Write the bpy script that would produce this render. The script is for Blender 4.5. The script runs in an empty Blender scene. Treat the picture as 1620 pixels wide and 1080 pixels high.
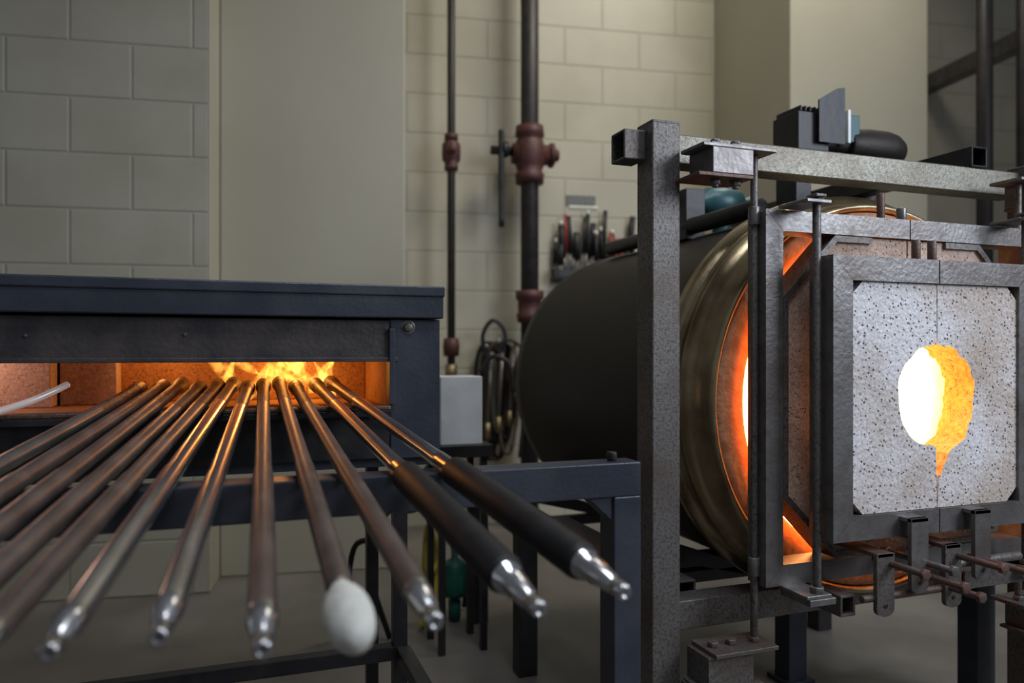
import bpy, bmesh, math, random
from mathutils import Vector, Matrix, noise
random.seed(7)
D = bpy.data
scene = bpy.context.scene
scene.view_settings.view_transform = 'Standard'

# ------------------------------------------------------------ materials
def make_mat(name, c1, c2=None, metallic=0.0, rough=0.5, scale=20.0, bump=0.0,
             lo=0.4, hi=0.65, bscale=None, emit=None, estr=0.0, rvar=0.1, spec=0.5):
    m = D.materials.new(name); m.use_nodes = True
    nt = m.node_tree; N = nt.nodes; L = nt.links
    b = N['Principled BSDF']
    b.inputs['Metallic'].default_value = metallic
    b.inputs['Roughness'].default_value = rough
    b.inputs['Specular IOR Level'].default_value = spec
    tc = N.new('ShaderNodeTexCoord')
    nz = N.new('ShaderNodeTexNoise'); nz.inputs['Scale'].default_value = scale
    nz.inputs['Detail'].default_value = 6
    L.new(tc.outputs['Object'], nz.inputs['Vector'])
    r = N.new('ShaderNodeValToRGB')
    r.color_ramp.elements[0].position = lo; r.color_ramp.elements[1].position = hi
    r.color_ramp.elements[0].color = (*c1, 1); r.color_ramp.elements[1].color = (*(c2 or c1), 1)
    L.new(nz.outputs['Fac'], r.inputs['Fac']); L.new(r.outputs['Color'], b.inputs['Base Color'])
    mr = N.new('ShaderNodeMapRange')
    mr.inputs['To Min'].default_value = max(0.02, rough-rvar); mr.inputs['To Max'].default_value = min(1, rough+rvar)
    L.new(nz.outputs['Fac'], mr.inputs['Value']); L.new(mr.outputs['Result'], b.inputs['Roughness'])
    if bump:
        n2 = N.new('ShaderNodeTexNoise'); n2.inputs['Scale'].default_value = bscale or scale*3
        n2.inputs['Detail'].default_value = 8
        L.new(tc.outputs['Object'], n2.inputs['Vector'])
        bp = N.new('ShaderNodeBump'); bp.inputs['Strength'].default_value = bump
        bp.inputs['Distance'].default_value = 0.004
        L.new(n2.outputs['Fac'], bp.inputs['Height']); L.new(bp.outputs['Normal'], b.inputs['Normal'])
    if emit:
        b.inputs['Emission Color'].default_value = (*emit, 1)
        b.inputs['Emission Strength'].default_value = estr
    return m

def worn_mat(name, c1, c2, rustc, metallic=.5, rough=.45, fine=170):
    """weathered steel: fine speckle plus large brown heat/rust patches"""
    m = make_mat(name, c1, c2, metallic, rough, fine, 0.2, 0.45, 0.68)
    nt = m.node_tree; N = nt.nodes; L = nt.links; b = N['Principled BSDF']
    rp = [n for n in N if n.type == 'VALTORGB'][0]
    tc = N.new('ShaderNodeTexCoord'); nz = N.new('ShaderNodeTexNoise'); nz.inputs['Scale'].default_value = 5.5; nz.inputs['Detail'].default_value = 8
    nz.inputs['Roughness'].default_value = .65
    L.new(tc.outputs['Object'], nz.inputs['Vector'])
    r = N.new('ShaderNodeMapRange'); r.inputs['From Min'].default_value = .45; r.inputs['From Max'].default_value = .66; r.inputs['To Max'].default_value = .8
    L.new(nz.outputs['Fac'], r.inputs['Value'])
    mx = N.new('ShaderNodeMix'); mx.data_type = 'RGBA'
    L.new(rp.outputs['Color'], mx.inputs['A']); mx.inputs['B'].default_value = (*rustc, 1)
    L.new(r.outputs['Result'], mx.inputs['Factor']); L.new(mx.outputs['Result'], b.inputs['Base Color'])
    return m

def block_mat(name, c1, c2):
    m = make_mat(name, c1, c2, 0, 0.45, 3.0)
    nt = m.node_tree; N = nt.nodes; L = nt.links; b = N['Principled BSDF']
    tc = N.new('ShaderNodeTexCoord'); sp = N.new('ShaderNodeSeparateXYZ'); cb = N.new('ShaderNodeCombineXYZ')
    L.new(tc.outputs['Object'], sp.inputs[0]); L.new(sp.outputs['X'], cb.inputs['X']); L.new(sp.outputs['Z'], cb.inputs['Y'])
    bt = N.new('ShaderNodeTexBrick'); L.new(cb.outputs[0], bt.inputs['Vector'])
    bt.inputs['Scale'].default_value = 1.0; bt.inputs['Brick Width'].default_value = 0.42
    bt.inputs['Row Height'].default_value = 0.203; bt.inputs['Mortar Size'].default_value = 0.006
    bt.inputs['Mortar Smooth'].default_value = 0.6
    nz = N.new('ShaderNodeTexNoise'); nz.inputs['Scale'].default_value = 60; nz.inputs['Detail'].default_value = 6
    L.new(tc.outputs['Object'], nz.inputs['Vector'])
    ma = N.new('ShaderNodeMath'); ma.operation = 'MULTIPLY_ADD'
    L.new(bt.outputs['Fac'], ma.inputs[0]); ma.inputs[1].default_value = -1.0
    m2 = N.new('ShaderNodeMath'); m2.operation = 'MULTIPLY'; m2.inputs[1].default_value = 0.12
    L.new(nz.outputs['Fac'], m2.inputs[0]); L.new(m2.outputs[0], ma.inputs[2])
    bp = N.new('ShaderNodeBump'); bp.inputs['Strength'].default_value = 0.6; bp.inputs['Distance'].default_value = 0.007
    L.new(ma.outputs[0], bp.inputs['Height']); L.new(bp.outputs['Normal'], b.inputs['Normal'])
    rp = [n for n in N if n.type == 'VALTORGB'][0]
    mx = N.new('ShaderNodeMix'); mx.data_type = 'RGBA'; mx.blend_type = 'MULTIPLY'
    L.new(rp.outputs['Color'], mx.inputs['A']); mx.inputs['B'].default_value = (0.92, 0.92, 0.92, 1)
    L.new(bt.outputs['Fac'], mx.inputs['Factor']); L.new(mx.outputs['Result'], b.inputs['Base Color'])
    return m

def refractory_mat(name, c1, c2, pit, emit=None, estr=0, scale=170, lo=.10, hi=.26, bump=.6, nlo=.45, nhi=.56, base=9.0):
    """porous castable: fine pits + grain"""
    m = make_mat(name, c1, c2, 0, 0.9, base, emit=emit, estr=estr)
    nt = m.node_tree; N = nt.nodes; L = nt.links; b = N['Principled BSDF']
    tc = N.new('ShaderNodeTexCoord')
    vo = N.new('ShaderNodeTexVoronoi'); vo.inputs['Scale'].default_value = scale
    L.new(tc.outputs['Object'], vo.inputs['Vector'])
    nz = N.new('ShaderNodeTexNoise'); nz.inputs['Scale'].default_value = 90; nz.inputs['Detail'].default_value = 8
    L.new(tc.outputs['Object'], nz.inputs['Vector'])
    ra = N.new('ShaderNodeValToRGB'); ra.color_ramp.elements[0].position = lo; ra.color_ramp.elements[1].position = hi
    L.new(vo.outputs['Distance'], ra.inputs['Fac'])
    n3 = N.new('ShaderNodeTexNoise'); n3.inputs['Scale'].default_value = 45
    L.new(tc.outputs['Object'], n3.inputs['Vector'])
    r3 = N.new('ShaderNodeValToRGB'); r3.color_ramp.elements[0].position = nlo; r3.color_ramp.elements[1].position = nhi
    L.new(n3.outputs['Fac'], r3.inputs['Fac'])
    mxx = N.new('ShaderNodeMath'); mxx.operation = 'MAXIMUM'
    L.new(ra.outputs['Color'], mxx.inputs[0]); L.new(r3.outputs['Color'], mxx.inputs[1])
    mx = N.new('ShaderNodeMix'); mx.data_type = 'RGBA'
    rp = [n for n in N if n.type == 'VALTORGB'][0]
    ng = N.new('ShaderNodeTexNoise'); ng.inputs['Scale'].default_value = 160; ng.inputs['Detail'].default_value = 4
    L.new(tc.outputs['Object'], ng.inputs['Vector'])
    rg = N.new('ShaderNodeMapRange'); rg.inputs['From Min'].default_value = .35; rg.inputs['From Max'].default_value = .65
    rg.inputs['To Min'].default_value = .78; rg.inputs['To Max'].default_value = 1.12
    L.new(ng.outputs['Fac'], rg.inputs['Value'])
    vm = N.new('ShaderNodeVectorMath'); vm.operation = 'SCALE'; L.new(rp.outputs['Color'], vm.inputs[0]); L.new(rg.outputs['Result'], vm.inputs['Scale'])
    mx.inputs['A'].default_value = (*pit, 1); L.new(vm.outputs['Vector'], mx.inputs['B'])
    L.new(mxx.outputs[0], mx.inputs['Factor']); L.new(mx.outputs['Result'], b.inputs['Base Color'])
    ad = N.new('ShaderNodeMath'); ad.operation = 'MULTIPLY_ADD'; ad.inputs[1].default_value = 0.8
    L.new(mxx.outputs[0], ad.inputs[0]); L.new(nz.outputs['Fac'], ad.inputs[2])
    bp = N.new('ShaderNodeBump'); bp.inputs['Strength'].default_value = bump; bp.inputs['Distance'].default_value = 0.003
    L.new(ad.outputs[0], bp.inputs['Height']); L.new(bp.outputs['Normal'], b.inputs['Normal'])
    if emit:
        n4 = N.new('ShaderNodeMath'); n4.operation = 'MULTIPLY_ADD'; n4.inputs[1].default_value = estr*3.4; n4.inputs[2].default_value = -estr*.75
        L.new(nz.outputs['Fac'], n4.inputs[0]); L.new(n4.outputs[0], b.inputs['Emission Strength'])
    return m

CX, CZ = 1.30, 0.80        # drum axis
RM = 0.336                 # furnace mouth radius
def hot_mat(name):
    """glowing furnace lining: cooler at the mouth, white hot inside"""
    m = make_mat(name, (0.62, 0.34, 0.19), (0.46, 0.22, 0.11), 0, 0.9, 40, 1.0, bscale=70)
    nt = m.node_tree; N = nt.nodes; L = nt.links; b = N['Principled BSDF']
    tc = N.new('ShaderNodeTexCoord'); sp = N.new('ShaderNodeSeparateXYZ')
    L.new(tc.outputs['Object'], sp.inputs[0])
    mr = N.new('ShaderNodeMapRange'); mr.inputs['From Min'].default_value = 1.285; mr.inputs['From Max'].default_value = 1.44
    L.new(sp.outputs['Y'], mr.inputs['Value'])
    cr = N.new('ShaderNodeValToRGB'); L.new(mr.outputs['Result'], cr.inputs['Fac'])
    cr.color_ramp.elements[0].color = (1, 0.07, 0.002, 1); cr.color_ramp.elements[1].color = (1, 0.62, 0.22, 1)
    e = cr.color_ramp.elements.new(0.45); e.color = (1, .14, .01, 1)
    pw = N.new('ShaderNodeMath'); pw.operation = 'POWER'; pw.inputs[1].default_value = 2.5; L.new(mr.outputs['Result'], pw.inputs[0])
    st = N.new('ShaderNodeMapRange'); st.inputs['To Min'].default_value = 1.0; st.inputs['To Max'].default_value = 6.5
    L.new(pw.outputs[0], st.inputs['Value'])
    dx = N.new('ShaderNodeMath'); dx.operation = 'SUBTRACT'; dx.inputs[1].default_value = CX; L.new(sp.outputs['X'], dx.inputs[0])
    dz = N.new('ShaderNodeMath'); dz.operation = 'SUBTRACT'; dz.inputs[1].default_value = CZ; L.new(sp.outputs['Z'], dz.inputs[0])
    cv = N.new('ShaderNodeCombineXYZ'); L.new(dx.outputs[0], cv.inputs[0]); L.new(dz.outputs[0], cv.inputs[1])
    ln = N.new('ShaderNodeVectorMath'); ln.operation = 'LENGTH'; L.new(cv.outputs[0], ln.inputs[0])
    rf = N.new('ShaderNodeMapRange'); rf.inputs['From Min'].default_value = RM+.006; rf.inputs['From Max'].default_value = RM+.045
    rf.inputs['To Min'].default_value = 1.0; rf.inputs['To Max'].default_value = 0.0
    rf.interpolation_type = 'SMOOTHERSTEP'
    L.new(ln.outputs['Value'], rf.inputs['Value'])
    mu = N.new('ShaderNodeMath'); mu.operation = 'MULTIPLY'; L.new(st.outputs['Result'], mu.inputs[0]); L.new(rf.outputs['Result'], mu.inputs[1])
    L.new(cr.outputs['Color'], b.inputs['Emission Color']); L.new(mu.outputs[0], b.inputs['Emission Strength'])
    return m

M = {}
M['block'] = block_mat('painted_block', (0.43, 0.40, 0.305), (0.48, 0.45, 0.355))
M['paint'] = make_mat('painted_plaster', (0.43, 0.40, 0.305), (0.46, 0.43, 0.335), 0, 0.5, 2, 0.1, bscale=80)
M['floor'] = make_mat('concrete', (0.14, 0.125, 0.11), (0.21, 0.19, 0.165), 0, 0.4, 2.5, 0.15, bscale=30)
M['mill'] = worn_mat('speckled_steel', (0.18, 0.17, 0.16), (0.085, 0.073, 0.063), (0.115, 0.085, 0.066))
M['steel'] = worn_mat('grey_steel', (0.235, 0.225, 0.22), (0.17, 0.155, 0.145), (0.13, 0.105, 0.088), .6, .38, 40)
M['olive'] = worn_mat('heat_tinted_steel', (0.20, 0.195, 0.155), (0.13, 0.115, 0.09), (0.10, 0.075, 0.055), .5, .38, 110)
M['blue'] = make_mat('blue_black_steel', (0.046, 0.053, 0.072), (0.068, 0.074, 0.09), 0.3, 0.38, 9, 0.15, bscale=120)
M['rustplate'] = make_mat('scaled_plate', (0.05, 0.048, 0.052), (0.09, 0.075, 0.07), 0.3, 0.42, 12, 0.4, bscale=90)
M['drum'] = make_mat('blackened_drum', (0.014, 0.011, 0.009), (0.026, 0.019, 0.014), 0.3, 0.5, 6, 0.2, bscale=150)
M['dark'] = make_mat('dark_steel', (0.022, 0.022, 0.024), (0.04, 0.038, 0.037), 0.4, 0.42, 15, 0.2)
M['brass'] = make_mat('heat_tinted_ring', (0.42, 0.34, 0.20), (0.22, 0.155, 0.09), 0.8, 0.34, 12, 0.1, bscale=100)
M['rust'] = make_mat('rust', (0.13, 0.095, 0.085), (0.15, 0.085, 0.06), 0.4, 0.5, 40, 0.4)
M['pipewall'] = make_mat('pipe_paint', (0.028, 0.026, 0.026), (0.044, 0.036, 0.034), 0.3, 0.5, 20, 0.1)
M['redvalve'] = make_mat('red_cast_iron', (0.095, 0.028, 0.024), (0.06, 0.024, 0.022), 0.1, 0.55, 40, 0.4)
M['chrome'] = make_mat('polished_steel', (0.60, 0.60, 0.61), (0.46, 0.45, 0.44), 0.95, 0.22, 12, 0.03, rvar=0.06)
M['brown'] = make_mat('oxidised_pipe', (0.15, 0.115, 0.10), (0.21, 0.165, 0.145), 0.6, 0.4, 18, 0.15, bscale=120)
M['greypipe'] = make_mat('grey_pipe', (0.30, 0.29, 0.28), (0.20, 0.19, 0.18), 0.8, 0.34, 14, 0.1)
M['hotend'] = make_mat('burnt_pipe_head', (0.10, 0.065, 0.05), (0.18, 0.11, 0.07), 0.5, 0.5, 60, 0.5)
M['rubber'] = make_mat('black_rubber', (0.010, 0.010, 0.011), (0.016, 0.016, 0.017), 0, 0.55, 30, 0.1, spec=.4)
M['white'] = make_mat('white_cork', (0.75, 0.75, 0.68), (0.62, 0.62, 0.55), 0, 0.7, 60, 0.3)
M['refr'] = refractory_mat('castable_refractory', (0.84, 0.82, 0.83), (0.56, 0.47, 0.40), (0.17, 0.13, 0.11), scale=120, lo=.17, hi=.30, bump=1.0, nlo=.46, nhi=.60, base=4.5)
M['refrwarm'] = refractory_mat('fired_refractory', (0.60, 0.46, 0.37), (0.46, 0.33, 0.26), (0.20, 0.12, 0.09), bump=.9, scale=130, lo=.15, hi=.27)
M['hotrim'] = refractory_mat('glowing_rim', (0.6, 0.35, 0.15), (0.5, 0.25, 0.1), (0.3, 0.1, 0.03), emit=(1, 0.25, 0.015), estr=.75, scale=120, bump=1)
M['brick'] = refractory_mat('furnace_brick', (0.45, 0.24, 0.12), (0.36, 0.18, 0.08), (0.2, 0.09, 0.03), bump=1, base=14)
M['brickpale'] = refractory_mat('pale_brick', (0.62, 0.46, 0.38), (0.52, 0.38, 0.3), (0.34, 0.24, 0.18))
M['hot'] = hot_mat('glowing_lining')
M['teal'] = make_mat('teal_enamel', (0.025, 0.085, 0.09), (0.03, 0.11, 0.12), 0.1, 0.4, 10)
M['green'] = make_mat('green_enamel', (0.015, 0.11, 0.075), (0.02, 0.15, 0.10), 0.1, 0.4, 10)
M['yellow'] = make_mat('yellow_hose', (0.55, 0.42, 0.04), (0.45, 0.34, 0.03), 0, 0.5, 10)
M['galv'] = make_mat('galvanised_sheet', (0.92, 0.93, 0.92), (0.72, 0.74, 0.74), 0.0, 0.28, 9, 0.05)
M['brassfit'] = make_mat('brass_fitting', (0.30, 0.24, 0.12), (0.18, 0.14, 0.08), 0.7, 0.45, 20)
M['redh'] = make_mat('red_handle', (0.35, 0.03, 0.02), (0.3, 0.03, 0.02), 0, 0.4, 10)
M['label'] = make_mat('label_tape', (0.10, 0.10, 0.095), (0.22, 0.22, 0.21), 0, 0.5, 90)
M['glow'] = make_mat('hot_glass', (0.55, 0.52, 0.52), None, 0.2, 0.3, 10, emit=(1, 0.75, 0.65), estr=0.12)

def flame_mat():
    m = D.materials.new('flame'); m.use_nodes = True
    N = m.node_tree.nodes; L = m.node_tree.links
    N.clear()
    o = N.new('ShaderNodeOutputMaterial'); mx = N.new('ShaderNodeAddShader'); t = N.new('ShaderNodeBsdfTransparent')
    e = N.new('ShaderNodeEmission'); e.inputs['Color'].default_value = (1, 0.42, 0.06, 1)
    tc = N.new('ShaderNodeTexCoord'); nz = N.new('ShaderNodeTexNoise'); nz.inputs['Scale'].default_value = 24
    nz.inputs['Distortion'].default_value = 1.2
    L.new(tc.outputs['Object'], nz.inputs['Vector'])
    r = N.new('ShaderNodeValToRGB'); r.color_ramp.elements[0].position = 0.38; r.color_ramp.elements[1].position = 0.72
    L.new(nz.outputs['Fac'], r.inputs['Fac'])
    lw = N.new('ShaderNodeLayerWeight'); lw.inputs['Blend'].default_value = 0.5
    inv = N.new('ShaderNodeMath'); inv.operation = 'SUBTRACT'; inv.inputs[0].default_value = 1; L.new(lw.outputs['Facing'], inv.inputs[1])
    p2 = N.new('ShaderNodeMath'); p2.operation = 'POWER'; p2.inputs[1].default_value = 2; L.new(inv.outputs[0], p2.inputs[0])
    mu = N.new('ShaderNodeMath'); mu.operation = 'MULTIPLY'; L.new(r.outputs['Color'], mu.inputs[0]); L.new(p2.outputs[0], mu.inputs[1])
    m3 = N.new('ShaderNodeMath'); m3.operation = 'MULTIPLY'; m3.inputs[1].default_value = 1.7; L.new(mu.outputs[0], m3.inputs[0])
    L.new(m3.outputs[0], e.inputs['Strength']); L.new(t.outputs[0], mx.inputs[0]); L.new(e.outputs[0], mx.inputs[1])
    L.new(mx.outputs[0], o.inputs['Surface'])
    return m
M['flame'] = flame_mat()

# ------------------------------------------------------------ mesh builder
class B:
    def __init__(s, name):
        s.name = name; s.bm = bmesh.new(); s.mats = []
    def mi(s, m):
        if m not in s.mats: s.mats.append(m)
        return s.mats.index(m)
    def geo(s, vs, fs, m, smooth=False):
        bv = [s.bm.verts.new(v) for v in vs]; k = s.mi(m)
        for f in fs:
            try:
                fc = s.bm.faces.new([bv[i] for i in f]); fc.material_index = k; fc.smooth = smooth
            except ValueError: pass
    def box(s, x0, x1, y0, y1, z0, z1, m):
        vs = [(x, y, z) for z in (z0, z1) for y in (y0, y1) for x in (x0, x1)]
        s.geo(vs, [(0,2,3,1),(4,5,7,6),(0,1,5,4),(2,6,7,3),(0,4,6,2),(1,3,7,5)], m)
    def tube(s, x0, x1, y0, y1, z0, z1, ax, m, w=0.005):
        """hollow square tube open along axis ax"""
        lo = [x0, y0, z0]; hi = [x1, y1, z1]; o = [i for i in range(3) if i != ax]
        vs = []
        for e in (lo[ax], hi[ax]):
            for d in (0, w):
                a0, a1 = lo[o[0]]+d, hi[o[0]]-d; b0, b1 = lo[o[1]]+d, hi[o[1]]-d
                for (p, q) in ((a0,b0),(a1,b0),(a1,b1),(a0,b1)):
                    v = [0,0,0]; v[ax] = e; v[o[0]] = p; v[o[1]] = q; vs.append(tuple(v))
        fs = []
        for i in range(4):
            j = (i+1) % 4
            fs += [(i, j, 8+j, 8+i), (4+i, 12+i, 12+j, 4+j), (i, 4+i, 4+j, j), (8+i, 8+j, 12+j, 12+i)]
        s.geo(vs, fs, m)
    def lathe(s, o, d, prof, seg=32, mat=None):
        """prof: list of (s, r[, mat]); revolve about o + s*d"""
        o = Vector(o); d = Vector(d).normalized()
        u = d.orthogonal().normalized(); w = d.cross(u)
        rings = []
        for p in prof:
            if p[1] < 1e-6: rings.append([s.bm.verts.new(o+d*p[0])])
            else:
                rings.append([s.bm.verts.new(o+d*p[0]+(u*math.cos(2*math.pi*i/seg)+w*math.sin(2*math.pi*i/seg))*p[1]) for i in range(seg)])
        for k in range(len(prof)-1):
            m = prof[k][2] if len(prof[k]) > 2 else mat
            a, b = rings[k], rings[k+1]; mi = s.mi(m)
            for i in range(seg):
                j = (i+1) % seg
                if len(a) == 1 and len(b) == 1: continue
                if len(a) == 1: f = [a[0], b[i], b[j]]
                elif len(b) == 1: f = [a[i], a[j], b[0]]
                else: f = [a[i], a[j], b[j], b[i]]
                fc = s.bm.faces.new(f); fc.material_index = mi; fc.smooth = True
    def cyl(s, p0, p1, r, m, seg=20, r1=None):
        d = Vector(p1)-Vector(p0); l = d.length; r1 = r if r1 is None else r1
        s.lathe(p0, d, [(0,0),(0,r),(l,r1),(l,0)], seg, m)
    def hexbolt(s, p, d, r, h, m):
        d = Vector(d).normalized()
        s.lathe(p, d, [(0,0),(0,r),(h,r),(h,0)], 6, m)
    def prism(s, pts, y0, y1, m, m2=None, side_fn=None):
        n = len(pts)
        vs = [(p[0], y0, p[1]) for p in pts]+[(p[0], y1, p[1]) for p in pts]
        s.geo(vs, [tuple(range(n)), tuple(range(2*n-1, n-1, -1))], m)
        for i in range(n):
            mm = m2 or m
            if side_fn: mm = side_fn(pts[i], pts[(i+1) % n])
            s.geo([vs[i], vs[(i+1) % n], vs[n+(i+1) % n], vs[n+i]], [(0,1,2,3)], mm)
    def path(s, pts, r, m, seg=10, sub=6):
        P = [Vector(p) for p in pts]; out = []
        n = len(P)
        for i in range(n-1):
            a = P[max(i-1,0)]; b = P[i]; c = P[i+1]; d = P[min(i+2,n-1)]
            for k in range(sub):
                t = k/sub
                out.append(0.5*((2*b)+(c-a)*t+(2*a-5*b+4*c-d)*t*t+(-a+3*b-3*c+d)*t**3))
        out.append(P[-1])
        prev = None; u = None; mi = s.mi(m)
        for i, p in enumerate(out):
            t = (out[min(i+1, len(out)-1)]-out[max(i-1, 0)]).normalized()
            u = t.orthogonal().normalized() if u is None else (u-t*u.dot(t)).normalized()
            w = t.cross(u)
            ring = [s.bm.verts.new(p+(u*math.cos(2*math.pi*j/seg)+w*math.sin(2*math.pi*j/seg))*r) for j in range(seg)]
            if prev:
                for j in range(seg):
                    fc = s.bm.faces.new([prev[j], prev[(j+1)%seg], ring[(j+1)%seg], ring[j]]); fc.smooth = True; fc.material_index = mi
            else:
                s.bm.faces.new(ring[::-1]).material_index = mi
            prev = ring
        s.bm.faces.new(prev).material_index = mi
    def done(s, bevel=0.0, rot=0.0):
        bmesh.ops.recalc_face_normals(s.bm, faces=s.bm.faces)
        me = D.meshes.new(s.name); s.bm.to_mesh(me); s.bm.free()
        for m in s.mats: me.materials.append(M[m])
        o = D.objects.new(s.name, me); scene.collection.objects.link(o)
        o.rotation_euler[2] = rot
        if bevel:
            bv = o.modifiers.new('bevel', 'BEVEL'); bv.width = bevel; bv.segments = 2
            bv.limit_method = 'ANGLE'; bv.angle_limit = math.radians(50); bv.harden_normals = False
        return o
def group(name, objs):
    e = D.objects.new(name, None); scene.collection.objects.link(e)
    for o in objs: o.parent = e
    return e

WR = math.radians(-9)     # building walls are turned 9 deg from the equipment

# ------------------------------------------------------------ room
b = B('floor'); b.box(-7, 9, -4, 7, -0.1, 0, 'floor'); b.done()
b = B('wall_left'); b.box(-6, -0.575, 3.003, 3.93, 0, 4.2, 'block'); b.box(-0.575, -0.568, 3.003, 3.20, 0, 4.2, 'paint'); b.done(0.004, WR)
b = B('wall_back'); b.box(-0.568, 7, 3.93, 4.13, 0, 4.2, 'block'); b.done(0, WR)
b = B('pilaster'); b.box(-0.568, 0.166, 3.20, 3.93, 0, 4.2, 'paint'); b.done(0.006, WR)
b = B('pilaster'); b.box(1.909, 2.627, 3.16, 3.93, 0, 4.2, 'paint'); b.done(0.006, WR)

# gas pipes on wall
b = B('gas_pipe_thin')
b.cyl((0.422, 3.75, 0), (0.422, 3.75, 4.2), 0.020, 'pipewall')
b.lathe((0.422, 3.75, 1.80), (0,0,1), [(0,0.02),(0,0.034),(0.03,0.034),(0.03,0.028),(0.05,0.045),(0.09,0.047),(0.13,0.045),(0.15,0.028),(0.15,0.034),(0.18,0.034),(0.18,0.02)], 20, 'redvalve')
b.cyl((0.422, 3.75, 1.89), (0.422, 3.67, 1.89), 0.02, 'redvalve')
b.lathe((0.422, 3.75, 0.88), (0,0,1), [(0,0.02),(0,0.038),(0.05,0.042),(0.09,0.036),(0.09,0.02)], 20, 'redvalve')
b.lathe((0.422, 3.75, 0.76), (0,0,1), [(0,0.02),(0,0.03),(0.08,0.03),(0.08,0.02)], 8, 'brassfit')
b.done(0, WR)
b = B('gas_pipe_main')
X, Y = 0.82, 3.75
b.cyl((X, Y, 0), (X, Y, 4.2), 0.046, 'pipewall', 28)
b.lathe((X, Y, 1.75), (0,0,1), [(0,0.046),(0,0.07),(0.05,0.075),(0.06,0.06),(0.09,0.072),(0.15,0.082),(0.21,0.072),(0.23,0.06),(0.24,0.075),(0.29,0.07),(0.29,0.046)], 28, 'redvalve')
b.cyl((X-0.09, Y, 1.90), (X+0.10, Y, 1.90), 0.052, 'redvalve')
b.hexbolt((X+0.10, Y, 1.90), (1,0,0), 0.062, 0.025, 'redvalve')
b.hexbolt((X+0.125, Y, 1.90), (1,0,0), 0.03, 0.025, 'redvalve')
b.cyl((X-0.20, Y-0.01, 1.91), (X-0.09, Y, 1.91), 0.022, 'dark')
b.lathe((X-0.15, Y-0.03, 1.91), (1,0,0), [(0,0),(0,0.04),(0.03,0.04),(0.03,0)], 20, 'dark')
b.path([(X-0.155, Y-0.05, 2.0), (X-0.155, Y-0.05, 1.86), (X-0.155, Y-0.06, 1.52)], 0.015, 'dark')
b.lathe((X, Y, 1.05), (0,0,1), [(0,0.046),(0,0.062),(0.04,0.068),(0.05,0.06),(0.11,0.06),(0.12,0.072),(0.16,0.072),(0.16,0.046)], 28, 'redvalve')
b.done(0, WR)
b = B('standpipe'); b.cyl((2.79, 3.0, 0), (2.79, 3.0, 4.2), 0.034, 'pipewall'); b.done(0, WR)
b = B('standpipe'); b.cyl((3.0, 3.0, 0), (3.0, 3.0, 4.2), 0.03, 'pipewall'); b.done(0, WR)
b = B('cable_trunking'); b.box(3.2, 3.28, 1.5, 3.92, 2.42, 2.51, 'steel'); b.done(0.003, WR)
b = B('wall_label'); b.box(1.06, 1.22, 3.922, 3.93, 1.69, 1.74, 'label')
b.box(1.075, 1.235, 3.924, 3.93, 1.672, 1.688, 'white'); b.done(0, WR)

# tool rack
b = B('tool_rack')
b.box(0.97, 1.42, 3.82, 3.928, 1.28, 1.295, 'dark'); b.box(0.97, 1.42, 3.82, 3.83, 1.28, 1.33, 'dark')
for x in (0.985, 1.18, 1.405): b.box(x-0.006, x+0.006, 3.82, 3.928, 1.28, 1.34, 'dark')
for i in range(24):
    x = 0.985+i*0.0185+random.uniform(-.006, .006); h = random.uniform(0.15, 0.36); tx = random.uniform(-.03, .03)
    r = random.choice([0.009, 0.012, 0.016]); y = random.uniform(3.86, 3.9)
    m = random.choice(['rubber', 'rubber', 'dark', 'rubber', 'redh'])
    b.cyl((x, y, 1.297), (x+tx*.4, y, 1.297+h*.4), r*.5, 'steel', 10)
    b.cyl((x+tx*.4, y, 1.297+h*.4), (x+tx, y, 1.297+h), r, m, 10)
    if i % 3 == 0: b.cyl((x+tx, y, 1.297+h), (x+tx*1.05, y, 1.32+h), r*.8, 'white', 10)
b.done(0, WR)

# hoses + torches on wall
b = B('hanging_gas_hoses')
b.cyl((0.66, 3.93, 0.93), (0.66, 3.76, 0.93), 0.012, 'steel'); b.cyl((0.66, 3.76, 0.93), (0.66, 3.75, 0.97), 0.012, 'steel')
b.cyl((0.60, 3.93, 0.93), (0.60, 3.76, 0.93), 0.012, 'steel')
for k in range(8):
    cx = 0.62+0.012*k; w = 0.03+0.03*random.random(); zb = 0.36+0.14*random.random(); y = 3.88-0.018*k
    b.path([(cx, y, 0.95), (cx+w, y, 0.88), (cx+w*1.2, y, 0.65), (cx+w*.5, y, zb), (cx-w*.6, y, zb+.03), (cx-w, y, 0.65), (cx-w*.8, y, 0.88), (cx, y, 0.955)], 0.009, random.choice(['rubber', 'rust', 'rubber', 'dark']))
b.path([(0.60, 3.76, 0.84), (0.58, 3.75, 0.98), (0.63, 3.74, 1.06), (0.69, 3.74, 1.0), (0.68, 3.74, 0.88)], 0.011, 'dark')
b.path([(0.74, 3.70, 0.95), (0.70, 3.69, 0.80), (0.75, 3.69, 0.62), (0.71, 3.69, 0.42)], 0.008, 'rust')
b.path([(0.64, 3.70, 0.90), (0.70, 3.69, 0.96), (0.77, 3.67, 0.90), (0.78, 3.67, 0.70), (0.75, 3.67, 0.38)], 0.008, 'rubber')
b.path([(0.56, 3.70, 0.80), (0.62, 3.69, 0.88), (0.70, 3.67, 0.84), (0.72, 3.67, 0.70)], 0.012, 'dark')
for k in range(3):
    x = 0.60+0.055*k
    b.cyl((x, 3.72, 0.55+.03*k), (x+0.02, 3.72, 0.90), 0.009, 'steel'); b.cyl((x, 3.72, 0.47+.03*k), (x, 3.72, 0.55+.03*k), 0.014, 'brassfit')
b.done(0, WR)

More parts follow.
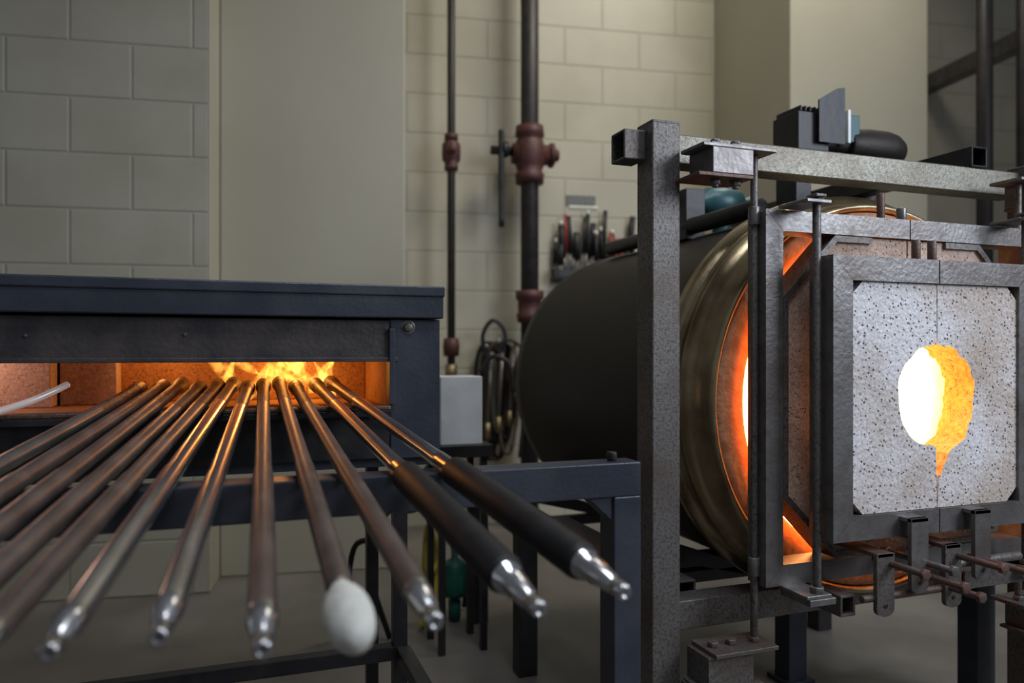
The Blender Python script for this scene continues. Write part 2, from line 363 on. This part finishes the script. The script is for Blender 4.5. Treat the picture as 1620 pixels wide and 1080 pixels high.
# stand with galvanised sheet box behind warmer
b = B('galvanised_box_stand')
b.box(0.575, 0.705, 2.2, 2.32, 0.622, 0.827, 'galv')
b.box(0.55, 0.73, 2.17, 2.35, 0.585, 0.622, 'dark')
for x in (0.565, 0.695):
    for y in (2.18, 2.32): b.tube(x, x+0.02, y, y+0.02, 0, 0.585, 2, 'dark')
b.done(0.002)
b = B('green_regulator_canister')
b.lathe((0.690, 2.46, 0), (0,0,1), [(0,0),(0,0.02),(0.07,0.022),(0.075,0.012),(0.085,0.012),(0.085,0.038),(0.10,0.044),(0.19,0.044),(0.20,0.03),(0.21,0.012),(0.25,0.012),(0.25,0)], 24, 'green')
b.done()
b = B('yellow_hose')
b.path([(0.58, 2.45, 0.012), (0.59, 2.47, 0.22), (0.60, 2.45, 0.33), (0.625, 2.43, 0.22), (0.59, 2.42, 0.18), (0.60, 2.46, 0.27), (0.62, 2.44, 0.13), (0.56, 2.40, 0.012)], 0.010, 'yellow')
b.done()
b = B('black_hose')
b.path([(0.45, 2.35, 0.012), (0.38, 2.3, 0.25), (0.42, 2.25, 0.42), (0.55, 2.4, 0.40), (0.62, 2.5, 0.52), (0.76, 2.5, 0.35), (0.75, 2.55, 0.012)], 0.009, 'rubber')
b.path([(0.40, 2.45, 0.012), (0.33, 2.4, 0.10), (0.34, 2.35, 0.3), (0.40, 2.3, 0.33)], 0.009, 'rubber')
b.done()

# ------------------------------------------------------------ pipe warmer
parts = []
F = 1.60; AL, AR = -0.95, 0.4146; OR = 0.308
b = B('lid')
b.box(AL-0.01, AR+0.004, F-0.022, 2.03, 0.972, 1.036, 'blue')
b.box(AL-0.012, AR+0.006, F-0.026, F-0.02, 1.018, 1.04, 'blue')
parts.append(b.done(0.004))
b = B('body_shell')
b.box(AL, AR-0.09, F, F+0.02, 0.885, 0.968, 'rustplate')           # front header
b.box(AL, AR-0.09, F-0.006, F+0.001, 0.880, 0.889, 'rustplate')
b.box(OR, AR, F-0.004, F+0.05, 0.675, 0.970, 'blue')               # right post panel
b.box(OR-0.004, OR+0.008, F-0.012, F+0.01, 0.79, 0.95, 'blue')
b.box(AL, OR, F, F+0.02, 0.676, 0.765, 'dark')                     # lower front
b.box(AL, OR, F-0.015, F+0.02, 0.765, 0.778, 'dark')
b.box(AR-0.02, AR, F+0.05, 2.0, 0.675, 0.970, 'blue')
b.box(AL, AL+0.02, F, 2.0, 0.675, 0.970, 'blue')
b.box(AL, AR, 1.985, 2.01, 0.675, 0.970, 'blue')
b.box(AL, AR, F+0.02, 1.99, 0.655, 0.676, 'blue')
b.hexbolt((0.345, F-0.004, 0.953), (0,-1,0), 0.010, 0.008, 'steel')
b.lathe((0.345, F-0.004, 0.953), (0,-1,0), [(0,0.004),(0.001,0.015),(0,0.016)], 20, 'steel')
b.hexbolt((-0.093, F, 0.934), (0,-1,0), 0.004, 0.003, 'rust'); b.hexbolt((-0.36, F, 0.93), (0,-1,0), 0.004, 0.003, 'rust')
b.tube(0.315, 0.345, F, F+0.03, 0, 0.676, 2, 'dark')
b.tube(AL+0.02, AL+0.05, F, F+0.03, 0, 0.676, 2, 'dark')
b.tube(0.315, 0.345, 1.95, 1.98, 0, 0.676, 2, 'dark')
b.tube(AL+0.02, AL+0.05, 1.95, 1.98, 0, 0.676, 2, 'dark')
b.tube(AL+0.05, 0.315, F, F+0.03, 0.245, 0.275, 0, 'dark')
parts.append(b.done(0.0015))
b = B('firebox')
b.box(AL+0.02, OR, F+0.02, 1.97, 0.765, 0.785, 'brick')       # floor
b.box(AL+0.02, OR, F-0.012, F+0.022, 0.778, 0.788, 'hotend')
b.box(AL+0.02, OR, 1.93, 1.97, 0.785, 0.95, 'brick')
b.box(OR, AR-0.02, F+0.05, 1.97, 0.70, 0.95, 'brick')
b.box(AL+0.02, OR, F+0.02, 1.97, 0.935, 0.965, 'brick')
b.box(AL+0.02, -0.36, 1.80, 1.93, 0.785, 0.935, 'brickpale')
b.box(-0.355, -0.245, 1.86, 1.93, 0.785, 0.935, 'brickpale')
parts.append(b.done(0.003))
b = B('flames')
def flame(x, y, z, dx, h, r):
    n = 10; prof = [(h*i/n, r*math.sin(math.pi*min(1, (i/n)**0.7))*(1-0.35*i/n)+1e-5) for i in range(n+1)]
    b.lathe((x, y, z), (dx, 0, 1), prof, 16, 'flame')
for (x, z, dx, h, r) in [(0.0, .83, -.9, .12, .022), (.07, .82, .3, .12, .018), (.10, .83, .9, .13, .020), (.13, .82, -.5, .13, .016),
                         (.16, .80, .7, .12, .022), (.05, .85, -1.6, .13, .014), (.20, .79, .2, .10, .018), (.09, .80, .1, .13, .012),
                         (.03, .79, .5, .12, .016), (.14, .79, .0, .12, .024), (.18, .82, -1.2, .12, .014), (-.03, .80, .3, .11, .013), (.23, .79, -.6, .11, .015)]:
    flame(x, 1.86+random.uniform(-.03, .03), z, dx, h, r)
parts.append(b.done())
group('pipe_warmer', parts)

# pipe rest in front of warmer
b = B('blowpipe_rest_rail')
RT = 0.7120
b.box(-0.75, 0.655, 1.150, 1.205, RT-0.058, RT, 'blue')
b.tube(0.603, 0.655, 1.150, 1.205, 0, RT-0.058, 2, 'blue')
b.tube(-0.75, -0.70, 1.150, 1.205, 0, RT-0.058, 2, 'blue')
b.tube(0.320, 0.350, 1.205, 1.598, 0.245, 0.275, 1, 'dark')
b.tube(-0.6985, 0.603, 1.165, 1.195, 0.20, 0.23, 0, 'dark')
b.prism([(0.560, RT-0.059), (0.604, RT-0.059), (0.604, RT-0.10)], 1.155, 1.2, 'blue')
b.lathe((0.613, 1.178, RT), (0,0,1), [(0,0),(0,.009),(.016,.009),(.016,0)], 14, 'dark')
b.done(0.003)

# ------------------------------------------------------------ blowpipes
def zc_at(y): return 0.727-0.1695*(1.166-y)
PIPES = [  # head a, tip (a,b), style
 (-.187, -.451, .70, 'greypipe', 0), (-.144, -.377, .70, 'brown', 0), (-.1085, -.3115, .70, 'brown', 0),
 (-.0727, -.258, .70, 'brown', 0), (-.036, -.2085, .70, 'brown', 0), (-.0042, -.146, .718, 'chrome', 0),
 (.0243, -.0634, .722, 'chrome', 0), (.057, .0212, .681, 'brown', 0), (.0915, .0998, .725, 'brown', 2),
 (.1238, .1761, .6915, 'brown', 0), (.169, .2812, .691, 'chrome', 1), (.2037, .3824, .7033, 'chrome', 1)]
for k, (ha, ta, tb, m, style) in enumerate(PIPES):
    hb = 1.74+0.02*((k*7) % 3)
    tip = Vector((ta, tb, zc_at(tb))); head = Vector((ha, hb, zc_at(hb)))
    d = head-tip; Ln = d.length
    b = B('blowpipe')
    T = 'chrome'
    R = 0.0142
    if style == 2:
        prof = [(-.055, 0, 'white')]
        for i in range(1, 14):
            a = math.pi*i/14; prof.append((-.055+.052*(1-math.cos(a)), .0235*math.sin(a)**.85, 'white'))
        prof += [(.05, .012, m), (.06, R, m)]
    else:
        prof = [(.012, 0, 'dark'), (.012, .0035, T), (0, .0045, T), (0, .0075, T), (.004, .0088, T), (.016, .0092, T), (.018, .0078, T), (.022, .0078, T),
                (.024, .010, T), (.048, R-.001, T), (.05, R, T), (.068, R, m if style == 0 else T)]
    if style == 1:
        prof += [(.070, .0175, T), (.078, .0175, 'rubber'), (.080, .021, 'rubber'), (.086, .0225, 'rubber'), (.425, .0225, 'rubber'), (.43, .019, 'rubber'), (.43, .0145, m)]
    prof += [(Ln-.62, R, m), (Ln-.60, .0128, m), (Ln-.20, .0122, 'hotend' if m != 'chrome' else 'brown'), (Ln-.05, .0125, 'hotend'), (Ln-.03, .0155, 'hotend'), (Ln, .016, 'hotend'), (Ln, .006, 'hotend'), (Ln-.03, 0, 'hotend')]
    b.lathe(tip, d, prof, 28)
    b.done()
# punty rod with a hot curved end
b = B('punty_rod')
b.path([(-0.75, 1.17, RT+.0075), (-0.45, 1.50, .772), (-0.40, 1.57, .793)], 0.006, 'greypipe')
b.path([(-0.40, 1.57, .793), (-0.36, 1.62, .808), (-0.325, 1.65, .826), (-0.305, 1.67, .838)], 0.0065, 'glow')
b.done()

# ------------------------------------------------------------ glory hole furnace
parts = []
b = B('drum')
R0 = 0.432
prof = [(2.36,0),(2.36,R0-.015),(2.352,R0),(2.30,R0+.003),(2.29,R0),(1.42,R0),(1.415,R0),(1.415,.456),(1.385,.456),(1.383,.444),(1.372,.438),(1.355,.438),(1.35,.446),(1.335,.448),(1.33,.434),(1.31,.424),(1.285,.420),(1.27,.418),(1.268,.412),(1.272,.406),(1.29,.404)]
prof = [(s_, r_, 'drum' if s_ > 1.415 else 'brass') for s_, r_ in prof]
b.lathe((CX, 0, CZ), (0,1,0), prof, 96)
parts.append(b.done())
b = B('lining')
b.lathe((CX, 0, CZ), (0,1,0), [(1.29,.405),(1.278,.402),(1.276,.39),(1.2755,.37),(1.275,RM+.012),(1.278,RM+.004),(1.285,RM+.001),(1.32,RM),(1.40,RM),(1.5,RM),(1.8,RM),(2.25,RM),(2.25,.2),(2.25,0)], 96, 'hot')
parts.append(b.done())

b = B('stand')
P0, P1 = 0.745, 0.806; PY0, PY1 = 1.265, 1.325
b.tube(P0, P1, PY0, PY1, 0, 1.343, 2, 'mill'); b.box(P0, P1, PY0, PY1, 1.337, 1.345, 'mill')
b.tube(1.765, 1.825, PY0, PY1, 0, 1.343, 2, 'mill'); b.box(1.765, 1.825, PY0, PY1, 1.337, 1.345, 'mill')
b.tube(P1, 1.765, 1.29, 1.345, 1.271, 1.329, 0, 'olive')
b.tube(0.698, P0, 1.29, 1.345, 1.271, 1.329, 0, 'mill')
b.tube(P1, 1.765, 1.29, 1.345, 0.352, 0.410, 0, 'mill')
# depth rails
b.tube(0.765, 0.815, 1.345, 2.45, 0.40, 0.45, 1, 'rust'); b.tube(1.765, 1.815, 1.345, 2.45, 0.40, 0.45, 1, 'rust')
b.tube(1.60, 1.65, 1.285, 2.2, 1.3295, 1.378, 1, 'dark')
b.tube(0.84, 0.895, 1.345, 2.0, 0.375, 0.43, 1, 'mill')
b.tube(0.735, 0.79, 1.96, 2.015, 0, 0.40, 2, 'dark'); b.tube(1.765, 1.82, 1.96, 2.015, 0, 0.40, 2, 'dark')
b.tube(0.735, 0.79, 2.40, 2.45, 0, 0.40, 2, 'dark')
b.tube(1.765, 1.82, 2.15, 2.20, 0.45, 1.33, 2, 'dark'); b.tube(1.65, 1.765, 2.15, 2.20, 1.33, 1.378, 0, 'dark')
b.tube(1.405, 1.465, 1.67, 1.73, 0.0, 0.34, 2, 'blue'); b.box(1.39, 1.48, 1.655, 1.745, 0, 0.012, 'blue')
b.tube(0.815, 1.765, 1.67, 1.73, 0.335, 0.375, 0, 'dark')
b.tube(1.74, 1.80, 1.38, 1.44, 0, 0.40, 2, 'blue')
b.tube(1.00, 1.60, 1.345, 1.40, 0.36, 0.37, 0, 'dark')
for yy in (1.55, 2.2):      # drum saddles
    for sx in (-1, 1):
        b.prism([(CX+sx*0.50, 0.45), (CX+sx*0.12, 0.355), (CX+sx*0.12, 0.376), (CX+sx*0.47, 0.50), (CX+sx*0.50, 0.50)], yy, yy+0.03, 'dark')
    b.box(CX-0.50, CX+0.50, yy, yy+0.03, 0.40-0.05, 0.40-0.02, 'dark')
parts.append(b.done(0.003))

def hinge_bracket(b, xa, xb, rodx, zlo, zhi, sx):
    b.box(min(xa, xb), max(xa, xb), 1.185, 1.263, zlo, zhi, 'steel')
    b.box(min(xa-.02*sx, rodx+.03*sx), max(xa-.02*sx, rodx+.03*sx), 1.185, 1.262, zhi, zhi+.007, 'steel')
    b.box(min(xa-.03*sx, xb), max(xa-.03*sx, xb), 1.185, 1.264, zlo-.007, zlo, 'rust')
    for f in (0.25, 0.75):
        x = xa+(xb-xa)*f
        b.hexbolt((x, 1.21, zlo-.007), (0,0,-1), .011, .010, 'steel'); b.cyl((x, 1.21, zlo-.022), (x, 1.21, zlo-.007), .006, 'steel')
        b.box(x-.018, x+.018, 1.195, 1.225, zhi+.007, zhi+.012, 'steel'); b.hexbolt((x, 1.21, zhi+.012), (0,0,1), .010, .008, 'steel')
b = B('hinges')
hinge_bracket(b, 0.825, 0.915, 0.939, 1.232, 1.280, 1)
hinge_bracket(b, 1.755, 1.675, 1.655, 1.232, 1.280, -1)
b.cyl((0.939, 1.215, 0.335), (0.939, 1.215, 1.292), 0.0072, 'mill')
b.cyl((1.655, 1.215, 0.335), (1.655, 1.215, 1.292), 0.0072, 'mill')
for (x, sx) in ((0.939, 1), (1.655, -1)):
    for z in (1.145, 0.47): b.lathe((x, 1.215, z), (0,0,1), [(0,0),(0,.011),(.035,.011),(.035,0)], 16, 'steel')
    b.box(min(x-.11*sx, x+.03*sx), max(x-.11*sx, x+.03*sx), 1.18, 1.262, 0.335, 0.343, 'mill')
    b.box(min(x-.12*sx, x-.02*sx), max(x-.12*sx, x-.02*sx), 1.19, 1.262, 0.275, 0.335, 'mill')
    b.box(min(x-.13*sx, x-.0*sx), max(x-.13*sx, x-.0*sx), 1.185, 1.26, 0.268, 0.275, 'mill')
    b.hexbolt((x-.09*sx, 1.22, .343), (0,0,1), .011, .01, 'mill'); b.hexbolt((x-.05*sx, 1.22, .343), (0,0,1), .011, .01, 'mill')
    b.hexbolt((x, 1.215, .343), (0,0,1), .011, .01, 'mill')
b.tube(0.806, 0.85, 1.20, 1.262, 0.15, 0.27, 2, 'mill')
parts.append(b.done(0.0012))

def frame(b, x0, x1, z0, z1, w, y0, y1, m, seam):
    """mitred door frame in two leaves"""
    for (a, c, sgn) in ((x0, seam-.0015, 1), (x1, seam+.0015, -1)):
        b.prism([(a, z0), (a, z1), (a+sgn*w, z1-w), (a+sgn*w, z0+w)], y0, y1, m)
        b.prism([(a+sgn*.0008, z1), (c, z1), (c, z1-w), (a+sgn*(w+.0008), z1-w)], y0, y1, m)
        b.prism([(a+sgn*.0008, z0), (c, z0), (c, z0+w), (a+sgn*(w+.0008), z0+w)], y0, y1, m)

def half_door(b, side, seam, xe, z0, z1, ch, hr, hz, y0, y1, m, mh, jit=0.003, notch=False, nseed=0):
    pts = [(seam, z1), (xe-side*ch, z1), (xe, z1-ch), (xe, z0+ch), (xe-side*ch, z0), (seam, z0)]
    # chipped castable below the hole
    if notch:
        arc = [(seam+side*.004, hz-hr-.060), (seam+side*.013, hz-hr-.052), (seam+side*.015, hz-hr-.040), (seam+side*.024, hz-hr-.030), (seam+side*.028, hz-hr-.016), (seam+side*.042, hz-hr-.006), (seam+side*.060, hz-hr+.004), (seam+side*.074, hz-hr+.012)]
    else: arc = []
    n = 34; st = 11 if notch else 0
    for i in range(st, n+1):
        a = -math.pi/2+math.pi*i/n
        r = hr+jit*2*noise.noise(Vector((i*.28, nseed, 1.3)))
        if notch: r += .0022*math.sin(i*2.3)+.002*math.sin(i*1.1)
        arc.append((seam+side*max(.0005, r*math.cos(a)), hz+r*1.04*math.sin(a)))
    pts += arc
    if side > 0: pts = pts[::-1]
    def sf(p, q):
        ok = all(math.hypot(v[0]-seam, v[1]-hz) < hr+.08 for v in (p, q))
        return mh if ok else m
    b.prism(pts, y0, y1, m, side_fn=sf)
b = B('outer_door')
SE = 1.308
frame(b, 0.947, 1.672, 0.452, 1.173, 0.040, 1.19, 1.245, 'steel', SE)
for sd, xe in ((-1, 0.989), (1, 1.630)):
    half_door(b, sd, SE+sd*.002, xe, .494, 1.131, .125, .20, CZ, 1.198, 1.25, 'refrwarm', 'hotrim', nseed=3)
# octagonal steel edge band
for sd, xe in ((-1, 0.9885), (1, 1.6305)):
    o = [(SE+sd*.10, 1.131), (xe-sd*.125, 1.131), (xe, 1.131-.125), (xe, .494+.125), (xe-sd*.125, .494), (SE+sd*.10, .494)]
    w = .012
    i_ = [(SE+sd*.10, 1.131-w), (xe-sd*(.125+w*.4), 1.131-w), (xe-sd*w, 1.131-.125-w*.4), (xe-sd*w, .494+.125+w*.4), (xe-sd*(.125+w*.4), .494+w), (SE+sd*.10, .494+w)]
    for k in range(5): b.prism([o[k], o[k+1], i_[k+1], i_[k]], 1.191, 1.251, 'mill')
parts.append(b.done(0.0015))

b = B('inner_door')
SI = 1.291
frame(b, 1.030, 1.556, 0.549, 1.080, 0.046, 1.106, 1.168, 'steel', SI)
for sd, xe in ((-1, 1.0765), (1, 1.5095)):
    half_door(b, sd, SI+sd*.0012, xe, .596, 1.0335, .028, .098, .815, 1.112, 1.180, 'refr', 'hotrim', jit=0.003, notch=(sd > 0), nseed=9)
    # corner gussets behind the castable
for (x, z, sx, sz) in ((1.076, 1.034, 1, -1), (1.076, .595, 1, 1), (1.510, 1.034, -1, -1), (1.510, .595, -1, 1)):
    b.prism([(x, z), (x+sx*.032, z), (x, z+sz*.032)], 1.135, 1.165, 'dark')
# handles / studs on top
b.cyl((1.262, 1.135, 1.080), (1.262, 1.135, 1.122), .0085, 'rust'); b.cyl((1.304, 1.135, 1.080), (1.304, 1.135, 1.122), .0085, 'rust')
# hinge rods with lugs
for (x, sx) in ((1.018, 1), (1.568, -1)):
    b.cyl((x, 1.135, 0.452), (x, 1.135, 1.188), .0078, 'mill')
    for z in (1.176, .445):
        b.box(min(x-.035*sx, x+.022*sx), max(x-.035*sx, x+.022*sx), 1.12, 1.20, z, z+.007, 'steel')
    b.box(x-.012, x+.012, 1.122, 1.15, 1.188, 1.194, 'mill'); b.hexbolt((x, 1.135, .452), (0,0,1), .014, .012, 'mill')
    b.box(x-.03, x+.03, 1.118, 1.20, .432, .445, 'steel')
parts.append(b.done(0.0015))

b = B('latches')
def tab(x, z0, z1, y, m, w=.019, t=.009, hole=True):
    pts = [(x-w, z1), (x+w, z1)]
    zc = z0+w*.6
    for i in range(9):
        a = -math.pi*i/8*1.0
        pts.append((x+w*math.cos(a), zc+w*.6*math.sin(a)))
    b.prism(pts, y, y+t, m)
    if hole: b.lathe((x, y-.001, z0+.02), (0,1,0), [(0,0),(0,.005),(.002,.005)], 14, 'dark')
def bolt(x, z, y0, y1, m='rust'):
    b.cyl((x, y0, z), (x, y1, z), .0065, m, 14); b.hexbolt((x, y0, z), (0,-1,0), .011, .009, m)
    b.hexbolt((x, y1-.02, z), (0,1,0), .012, .01, m)
tab(1.136, .408, .525, 1.088, 'mill', .021); tab(1.209, .447, .588, 1.078, 'steel', .021); tab(1.306, .406, .528, 1.088, 'mill', .021); tab(1.372, .4546, .592, 1.078, 'steel', .021)
b.box(1.188, 1.230, 1.078, 1.108, .580, .588, 'steel'); b.box(1.351, 1.393, 1.078, 1.108, .584, .592, 'steel')
b.box(1.117, 1.155, 1.088, 1.20, .518, .526, 'rust'); b.box(1.287, 1.325, 1.088, 1.20, .520, .528, 'rust')
bolt(1.15, .505, 1.02, 1.13); bolt(1.222, .480, 1.00, 1.12); bolt(1.318, .505, 1.00, 1.12); bolt(1.385, .49, .99, 1.12); bolt(1.232, .50, 1.03, 1.19, 'steel')
bolt(1.30, .445, 1.03, 1.12)
b.cyl((1.09, 1.10, .442), (1.33, 1.10, .442), .007, 'rust'); b.cyl((1.33, 1.10, .486), (1.50, 1.10, .486), .009, 'mill')
b.tube(1.06, 1.095, 1.12, 1.19, .405, .445, 1, 'mill')
b.tube(1.40, 1.62, 1.14, 1.20, .415, .452, 0, 'mill')
# stubs on top of outer door
b.cyl((1.305, 1.21, 1.173), (1.305, 1.21, 1.20), .010, 'steel'); b.cyl((1.26, 1.22, 1.173), (1.26, 1.22, 1.23), .008, 'rust')
parts.append(b.done(0.001))

b = B('burner_and_blower')
b.box(1.385, 1.435, 1.62, 1.70, 1.20, 1.46, 'dark')
b.box(1.375, 1.475, 1.60, 1.70, 1.43, 1.53, 'dark')
b.prism([(1.43, 1.45), (1.515, 1.45), (1.515, 1.60), (1.49, 1.595), (1.43, 1.56)], 1.585, 1.59, 'dark')
for i in range(6): b.box(1.382+.015*i, 1.388+.015*i, 1.60, 1.695, 1.53, 1.545, 'dark')
b.box(1.545, 1.60, 1.62, 1.68, 1.47, 1.545, 'teal'); b.box(1.54, 1.55, 1.60, 1.69, 1.46, 1.55, 'galv')
b.lathe((1.50, 1.66, 1.470), (1,0,0), [(0,0),(0,.03),(.08,.03),(.08,.045),(.11,.049),(.16,.053),(.22,.053),(.25,.048),(.275,.036),(.285,.015),(.287,0)], 28, 'drum')
b.path([(1.70, 1.68, 1.45), (1.70, 1.69, 1.40), (1.69, 1.69, 1.33), (1.60, 1.68, 1.10)], .034, 'drum', 18)
b.lathe((1.16, 1.80, 1.315), (1,0,0), [(0,0),(0,.03),(.03,.03),(.035,.02),(.05,.02),(.07,.042),(.12,.05),(.17,.042),(.19,.022),(.21,.03),(.24,.03),(.24,0)], 20, 'teal')
b.cyl((1.28, 1.80, 1.20), (1.28, 1.80, 1.31), .025, 'teal')
b.cyl((1.28, 1.80, 1.33), (1.28, 1.80, 1.40), .016, 'dark')
b.cyl((1.10, 1.80, 1.315), (1.17, 1.80, 1.315), .02, 'dark')
b.cyl((1.14, 1.45, 1.235), (1.14, 2.2, 1.235), .022, 'dark')
b.box(1.12, 1.18, 1.73, 1.79, 1.20, 1.335, 'dark')
b.cyl((1.40, 1.80, 1.315), (1.40, 2.3, 1.315), .02, 'dark')
b.cyl((1.40, 2.29, 1.15), (1.40, 2.29, 1.315), .02, 'dark')
parts.append(b.done(0.002))
group('glory_hole_furnace', parts)

# ------------------------------------------------------------ lights
def area(name, loc, tgt, size, e, col, sy=None, spread=180):
    l = D.lights.new(name, 'AREA'); l.energy = e; l.color = col; l.size = size
    if sy: l.shape = 'RECTANGLE'; l.size_y = sy
    l.spread = math.radians(spread)
    o = D.objects.new(name, l); o.location = loc; scene.collection.objects.link(o)
    o.rotation_euler = (Vector(tgt)-Vector(loc)).to_track_quat('-Z', 'Y').to_euler()
    return o
area('window_daylight', (2.7, -0.6, 2.1), (1.1, 1.5, .7), 1.3, 25, (0.80, 0.87, 1.0), 1.3, 120)
area('overhead_light', (2.2, 2.1, 3.9), (1.8, 3.6, 1.4), 1.4, 27, (1.0, 0.95, 0.84), 0.5, 125)
area('overhead_light', (0.7, 0.1, 3.9), (0.6, 1.3, 0.6), 1.4, 14, (0.85, 0.9, 1.0), 0.8, 100)  # added cool fill, no fixture behind it: gives the blowpipes light from above
def point(name, loc, e, col, r):
    l = D.lights.new(name, 'POINT'); l.energy = e; l.color = col; l.shadow_soft_size = r
    o = D.objects.new(name, l); o.location = loc; scene.collection.objects.link(o)
point('burner_light', (0.12, 1.86, 0.90), 0.65, (1, .42, .08), .02)
point('burner_light', (-0.15, 1.84, 0.90), 0.3, (1, .42, .10), .02)
point('burner_light', (-0.5, 1.72, 0.90), 0.4, (1, .60, .45), .02)

w = D.worlds.new('world'); scene.world = w; w.use_nodes = True
bg = w.node_tree.nodes['Background']; bg.inputs['Color'].default_value = (0.82, 0.88, 1.0, 1); bg.inputs['Strength'].default_value = 0.125

# ------------------------------------------------------------ camera
cam = D.cameras.new('camera'); co = D.objects.new('camera', cam); scene.collection.objects.link(co)
co.location = (0, 0, 0.9); co.rotation_euler = (math.pi/2, 0, math.radians(-20))
cam.sensor_width = 36; cam.lens = 26.67; cam.shift_y = 0.0105; cam.clip_start = 0.02
cam.dof.use_dof = True; cam.dof.focus_distance = 1.5; cam.dof.aperture_fstop = 2.2
scene.camera = co
